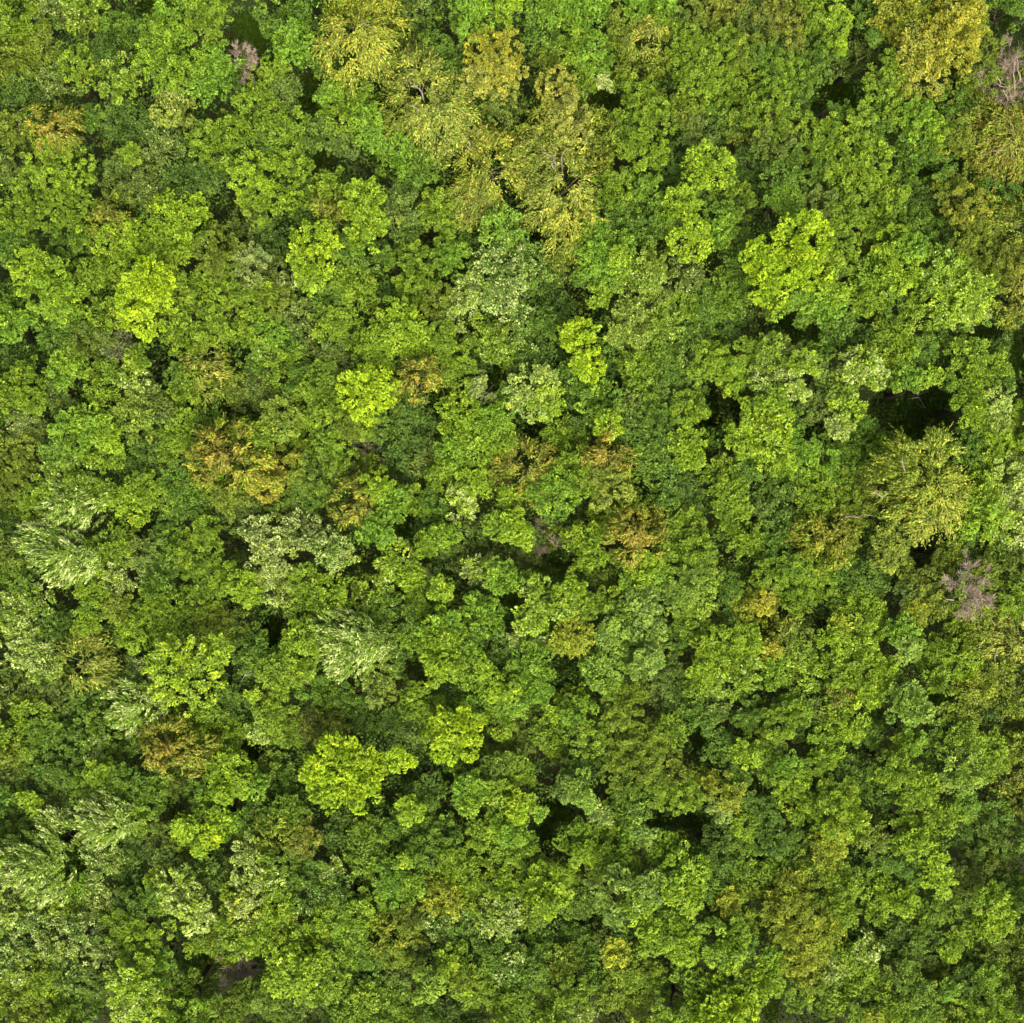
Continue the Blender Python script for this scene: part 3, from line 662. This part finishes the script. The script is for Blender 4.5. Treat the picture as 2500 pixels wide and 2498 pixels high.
# ------------------------------------------------------------------ trees
KINDS = dict(F=('broadleaf_tree', 'tree', 'broadleaf trees of the closed canopy'),
             C=('broadleaf_tree', 'tree', 'broadleaf trees of the closed canopy'),
             W=('birch_tree', 'birch', 'drooping birches in the canopy'),
             S=('willow_tree', 'willow', 'wind-combed willows in the canopy'),
             N=('bare_tree', 'bare tree', 'bare and dying trees in the canopy'))
LEAFSIZE = {c: (.48, .62) for c in 'okuanq'}
LEAFSIZE.update({c: (.54, .78) for c in 'gdtmey'})
LEAFSIZE.update({c: (.64, .88) for c in 'bvljs'})
info = []
for ti, t in enumerate(trees):
    kind = t[0].kind
    wsum = sum(c.r ** 2 for c in t)
    px = sum(c.x * c.r ** 2 for c in t) / wsum
    py = sum(c.y * c.r ** 2 for c in t) / wsum
    H = sum(c.h * c.r ** 2 for c in t) / wsum + float(rng.normal(0, .8))
    ext = max(math.hypot(c.x - px, c.y - py) + c.r for c in t)
    bx, by = unproj(px, py, H - 2)
    base = np.array([bx, by, 0.0])
    tc = np.array([bx, by, H])
    vs, ts, mids = [], [], []
    ls = float(rng.uniform(*LEAFSIZE[t[0].main]))
    for c in t:
        c.ls = ls if kind != 'S' else 1.0
        rad = c.r * MPP * 1.13
        dd = math.hypot(c.x - px, c.y - py) * MPP
        top = H + 0.35 * (c.h - H) - 0.16 * dd + float(rng.normal(0, .28))
        zc = top - 0.8 * rad
        cx, cy = unproj(c.x, c.y, zc + .4 * rad)
        ctr = np.array([cx, cy, zc])
        mids.append((ctr, rad))
        if kind != 'N':
            v, q = clump_foliage(c, ctr, rad, tc)
            vs.append(v - base)
            ts.append(q)
    nm, cat, grp = KINDS[kind]
    root = bpy.data.objects.new(nm, None)
    root.empty_display_size = 0.3
    C.objects.link(root)
    root.location = base
    root['category'] = cat
    root['group'] = grp
    # trunk and limbs
    bark = PALE if kind in 'WN' else BARK
    tr = 0.07 + 0.012 * H + 0.0006 * ext
    zf = min(m[0][2] for m in mids) - 0.3
    lean = rng.normal(0, .12, 2)
    fork = np.array([lean[0], lean[1], max(zf * .62, 1.0)])
    parts = [tube([(0, 0, -.3), (0.02, 0, .4), fork * .5 + np.array([.05, -.04, 0]), fork], [tr * 1.5, tr * 1.08, tr * .9, tr * .75], 8)]
    for ctr, rad in mids:
        e = ctr - base
        a = fork + (e - fork) * .45 + np.array([0, 0, -.18 * np.linalg.norm(e - fork)]) * .5
        parts.append(tube([fork, a, e + np.array([0, 0, rad * .1])], [tr * .55, tr * .38, tr * .14], 6))
        for _ in range(4):
            d = rand_dirs(1, 0.0)[0]
            s = fork + (e - fork) * rng.uniform(.6, .95)
            parts.append(tube([s, s + (e - s) * .5 + d * rad * .35, e + d * rad * .75 * np.array([1, 1, .8])], [tr * .2, tr * .13, .012], 4))
    v, q = join(parts)
    make_mesh('trunk', v, None, bark, root, None, q)
    if kind == 'N':                                # fine dead twigs radiating from each limb tip
        for (ctr, rad), c in zip(mids, t):
            tv, bp = [], []
            o0 = ctr - base - np.array([0, 0, rad * .5])
            for _ in range(14):
                d = unit(rand_dirs(1, 0.05)[0] * np.array([1, 1, .8]))
                e = o0 + d * rad * rng.uniform(.8, 1.35)
                m1 = o0 + (e - o0) * .5 + rng.normal(0, .14, 3)
                bp.append(tube([o0, m1, e], [.05, .032, .008], 4))
                for _ in range(5):
                    s0 = m1 + (e - m1) * rng.uniform(-.5, .9)
                    e2 = s0 + unit(d + rng.normal(0, .55, 3)) * rad * rng.uniform(.3, .6)
                    bp.append(tube([s0, (s0 + e2) / 2 + rng.normal(0, .05, 3), e2], [.016, .011, .004], 3))
                    nt_ = 40
                    f = rng.uniform(.2, 1, (nt_, 1))
                    tv.append(leaf_quads(s0 + (e2 - s0) * f, unit(e2 - s0) + rng.normal(0, .55, (nt_, 3)), UP + rng.normal(0, .5, (nt_, 3)),
                                         rng.uniform(.25, .6, nt_), rng.uniform(.018, .040, nt_)))
            v, q = join(bp)
            make_mesh('dead_limb', v, None, PALE, root, None, q)
            v = np.concatenate(tv).reshape(-1, 3)
            make_mesh('twigs', v, None, TWIG, root)
        sub = []
        stt = []
        for (ctr, rad), c in zip(mids, t):         # the few leaves still on it
            c2 = Clump(c.x, c.y, c.r, 'om')
            c2.ls = .7
            v, q = clump_foliage(c2, ctr - np.array([0, 0, .35 * rad]), rad * 1.15, tc, 0.12)
            sub.append(v - base)
            stt.append(q)
        quads_to_mesh('crown', sub, stt, root)
    else:
        quads_to_mesh('crown', vs, ts, root)
    cols = {}
    for c in t:
        for cc in c.cols:
            cols[cc] = cols.get(cc, 0) + c.r ** 2 / len(c.cols)
    col = max(cols, key=cols.get)
    info.append(dict(root=root, px=px, py=py, col=col, kind=kind, fleck=sum(c.fleck for c in t) * 2 > len(t), ext=ext, H=H, base=base, t=t))

# exposed pale limbs: photo pixels along each limb
LIMBS = """876,54 903,64 917,77;984,192 1011,205 1034,232;987,253 1028,269;1112,296 1132,330 1149,354;1132,354 1152,367;1355,337 1355,377 1348,397;
1315,370 1348,381;1395,357 1368,381;1476,195 1463,175;2476,222 2443,209 2416,195;2476,216 2476,152 2463,121;2490,195 2483,152 2487,94;
2443,205 2426,172 2409,152;2460,242 2450,222 2433,216;2483,344 2470,303 2443,269;2483,344 2426,347;2480,344 2450,364 2389,381;2487,354 2463,391;
2497,549 2456,542 2406,536;2497,549 2470,559 2450,573;2082,165 2109,135;2123,1196 2150,1210;2200,1105 2207,1149;2130,1257 2092,1261 2052,1264;
2328,1463 2298,1469;2409,1496 2439,1540;2433,1570 2429,1645;2490,1567 2423,1564;997,1712 950,1722;994,1722 964,1695;997,1715 981,1756;
434,2114 418,2158;616,1641 586,1661;1355,1335 1341,1311;1355,1335 1328,1301;1355,1335 1368,1308"""
for e in LIMBS.split(';'):
    pts = [tuple(float(v) for v in p.split(',')) for p in e.split()]
    mx, my = pts[len(pts) // 2]
    cand = [i for i in info if i['kind'] in 'WN']
    near = min(cand, key=lambda i: max(0, math.hypot(i['px'] - mx, i['py'] - my) - i['ext'] * .3))
    if math.hypot(near['px'] - mx, near['py'] - my) > 150:
        near = min(info, key=lambda i: math.hypot(i['px'] - mx, i['py'] - my))
    P = []
    fine = []
    for a, b in zip(pts[:-1], pts[1:]):
        for u in np.linspace(0, 1, 5)[:-1]:
            fine.append((a[0] + (b[0] - a[0]) * u, a[1] + (b[1] - a[1]) * u))
    fine.append(pts[-1])
    n = len(fine)
    for i, (x, y) in enumerate(fine):
        u = i / (n - 1)
        z = near['H'] - 0.55 + 0.75 * math.sin(u * math.pi) + .1 * math.sin(i * 1.7)
        ux, uy = unproj(x + 2.5 * math.sin(i * 2.1), y + 2.5 * math.cos(i * 1.6), z)
        P.append((ux - near['base'][0], uy - near['base'][1], z))
    P = np.array(P)
    if np.linalg.norm(P[-1, :2]) < np.linalg.norm(P[0, :2]):
        P = P[::-1]
    fk = np.array([0, 0, near['H'] * .5])
    stem = [fk + (P[0] - fk) * f + np.array([0, 0, -.5 * math.sin(f * math.pi)]) for f in (0, .35, .7)]
    P = np.concatenate([stem, P])
    v, q = tube(P, np.concatenate([[.085, .08, .075], np.linspace(.07, .012, n)]), 6)
    make_mesh('branch', v, None, PALE, near['root'], None, q)

# ------------------------------------------------------------------ labels: each points to one tree
DIRS = ['right of', 'upper right of', 'above', 'upper left of', 'left of', 'lower left of', 'below', 'lower right of']
lab_of = {}
anchors = []
for i, (x, y, lab, short) in enumerate(NOTABLE):
    own = None
    if lab:
        own = next(k for k, t in enumerate(trees) if t is notable_tree[i])
        lab_of[own] = lab
    anchors.append((x, y, short, own))
def descr(k):
    i = info[k]
    tex = dict(F='fine-leaved', C='clumpy', W='drooping', S='wind-combed', N='bare')[i['kind']]
    if i['fleck'] and i['kind'] == 'F':
        tex = 'pale-flecked'
    noun = dict(F='tree', C='tree', W='birch', S='willow', N='tree')[i['kind']]
    return WORD[i['col']] + ' ' + tex + ' ' + noun
def octant(k, a):
    dx, dy = info[k]['px'] - a[0], a[1] - info[k]['py']
    return int(round(math.atan2(dy, dx) / (math.pi / 4))) % 8, math.hypot(dx, dy)
rank_cache = {}
def ranks(ai, d, o):
    key = (ai, d, o)
    if key not in rank_cache:
        ks = [k for k in range(len(trees)) if k != anchors[ai][3] and descr(k) == d and octant(k, anchors[ai])[0] == o]
        rank_cache[key] = sorted(ks, key=lambda k: octant(k, anchors[ai])[1])
    return rank_cache[key]
used = set(lab_of.values())
for k in range(len(trees)):
    if k in lab_of:
        continue
    d = descr(k)
    best = None
    for ai, a in enumerate(anchors):
        if a[3] == k:
            continue
        o, dist = octant(k, a)
        r = ranks(ai, d, o).index(k)
        if r > 2:
            continue
        sc = dist + 260 * r
        text = ('nearest ', 'second nearest ', 'third nearest ')[r] + d + ' ' + ('to the ' if 'er ' in DIRS[o] else '') + DIRS[o] + ' ' + a[2]
        if text not in used and (best is None or sc < best[0]):
            best = (sc, text)
    lab_of[k] = best[1]
    used.add(best[1])
for k, i in enumerate(info):
    i['root']['label'] = lab_of[k]

# ------------------------------------------------------------------ undergrowth, grass in the gaps, woodland beyond the frame
def spray(P, rad, nl, L0, W0, names, spread=.22, flat=.6):
    N = len(P) * nl
    q = rand_dirs(N, -0.3)
    p = np.repeat(P, nl, 0) + q * np.repeat(rad, nl)[:, None] * rng.uniform(.4, 1, (N, 1)) * np.array([1, 1, flat])
    n = UP * .6 + q * .5 + rng.normal(0, .45, (N, 3))
    t = rng.normal(0, 1, (N, 3)) + q * .5
    v = leaf_quads(p, t, n, L0 * rng.uniform(.7, 1.3, N), W0 * rng.uniform(.7, 1.3, N))
    base = np.stack([ALB[names[i]] for i in rng.integers(0, len(names), len(P))])
    tint = np.repeat(base, nl, 0) * np.exp(rng.normal(0, spread, (N, 1)))
    return v, np.clip(tint, .003, .8), p

n = 30000
P = np.stack([rng.uniform(-47, 47, n), rng.uniform(-47, 47, n), np.zeros(n)], 1)
hz = 7.0 + 1.3 * np.sin(P[:, 0] * .53 + 2 * np.sin(P[:, 1] * .21)) * np.cos(P[:, 1] * .47 + 1) + rng.normal(0, 1.0, n)
P[:, 2] = np.clip(hz, .4, 9.6)
gx, gy = to_px(P)
B = in_gap(gx, gy, 1.0, True)
low = B & (rng.random(n) < .5)
S = in_gap(gx, gy, 1.1) & ~B
P[S, 2] = np.minimum(P[S, 2], rng.uniform(1.5, 6.0, S.sum()))
P[low, 2] = rng.uniform(.12, 1.2, low.sum())
P = P[~B | low]
v, tnt, _ = spray(P, rng.uniform(.35, .65, len(P)), 20, .27, .15, 'gdgmtkg')
o = quads_to_mesh('undergrowth', [v], [tnt])
o['kind'] = 'stuff'
o['label'] = 'dark green undergrowth of shrubs and saplings under the trees'
o['category'] = 'undergrowth'

n = 120000
k = rng.integers(0, len(gaps), n)
k = rng.choice(len(gaps), n, p=(gaps[:, 2] * gaps[:, 3]) / (gaps[:, 2] * gaps[:, 3]).sum())
a = rng.uniform(0, 2 * math.pi, n)
rr = np.sqrt(rng.uniform(0, 1.2, n))
ux, uy = unproj(gaps[k, 0] + gaps[k, 2] * rr * np.cos(a), gaps[k, 1] + gaps[k, 3] * rr * np.sin(a), 0.1)
patch = np.sin(ux * .9) * np.cos(uy * .8) + rng.normal(0, .5, n) > -0.45
P = np.stack([ux, uy, np.full(n, .06)], 1)[patch]
n = len(P)
t = rng.normal(0, .9, (n, 3)) + UP
v = leaf_quads(P, t, rng.normal(0, 1, (n, 3)), rng.uniform(.15, .45, n), rng.uniform(.03, .07, n))
tint = (ALB['g'][None] * .8 + ALB['m'][None] * .4) * np.exp(rng.normal(0, .3, (n, 1)))
o = quads_to_mesh('grass', [v], [tint])
o['kind'] = 'stuff'
o['label'] = 'short dark grass on the floor of the gaps'
o['category'] = 'grass'

vs, ts = [], []
M = 330
for c in clumps:
    for mx in (-1, 0, 1):
        for my in (-1, 0, 1):
            if mx == my == 0:
                continue
            x = c.x if mx == 0 else (-c.x + 20 if mx < 0 else 2 * FW - c.x - 20)
            y = c.y if my == 0 else (-c.y + 20 if my < 0 else 2 * FH - c.y - 20)
            if (0 <= x <= FW and 0 <= y <= FH) or x < -M or x > FW + M or y < -M or y > FH + M:
                continue
            cc = Clump(x, y, c.r, 'm')
            cc.alb, cc.kind, cc.fleck, cc.silver = c.alb, ('F' if c.kind == 'N' else c.kind), c.fleck, c.silver
            rad = c.r * MPP * 1.13
            zc = c.h - .8 * rad + float(rng.normal(0, .4))
            cx, cy = unproj(x, y, zc)
            ctr = np.array([cx, cy, zc])
            v, q = clump_foliage(cc, ctr, rad, ctr, .55)
            vs.append(v)
            ts.append(q)
o = quads_to_mesh('surrounding_woodland', vs, ts)
o['kind'] = 'stuff'
o['label'] = 'mixed green woodland carrying on beyond the trees in view'
o['category'] = 'woodland'
print('TREES', len(trees), {k: sum(i['kind'] == k for i in info) for k in 'FCWSN'}, 'faces', sum(len(m.polygons) for m in bpy.data.meshes))
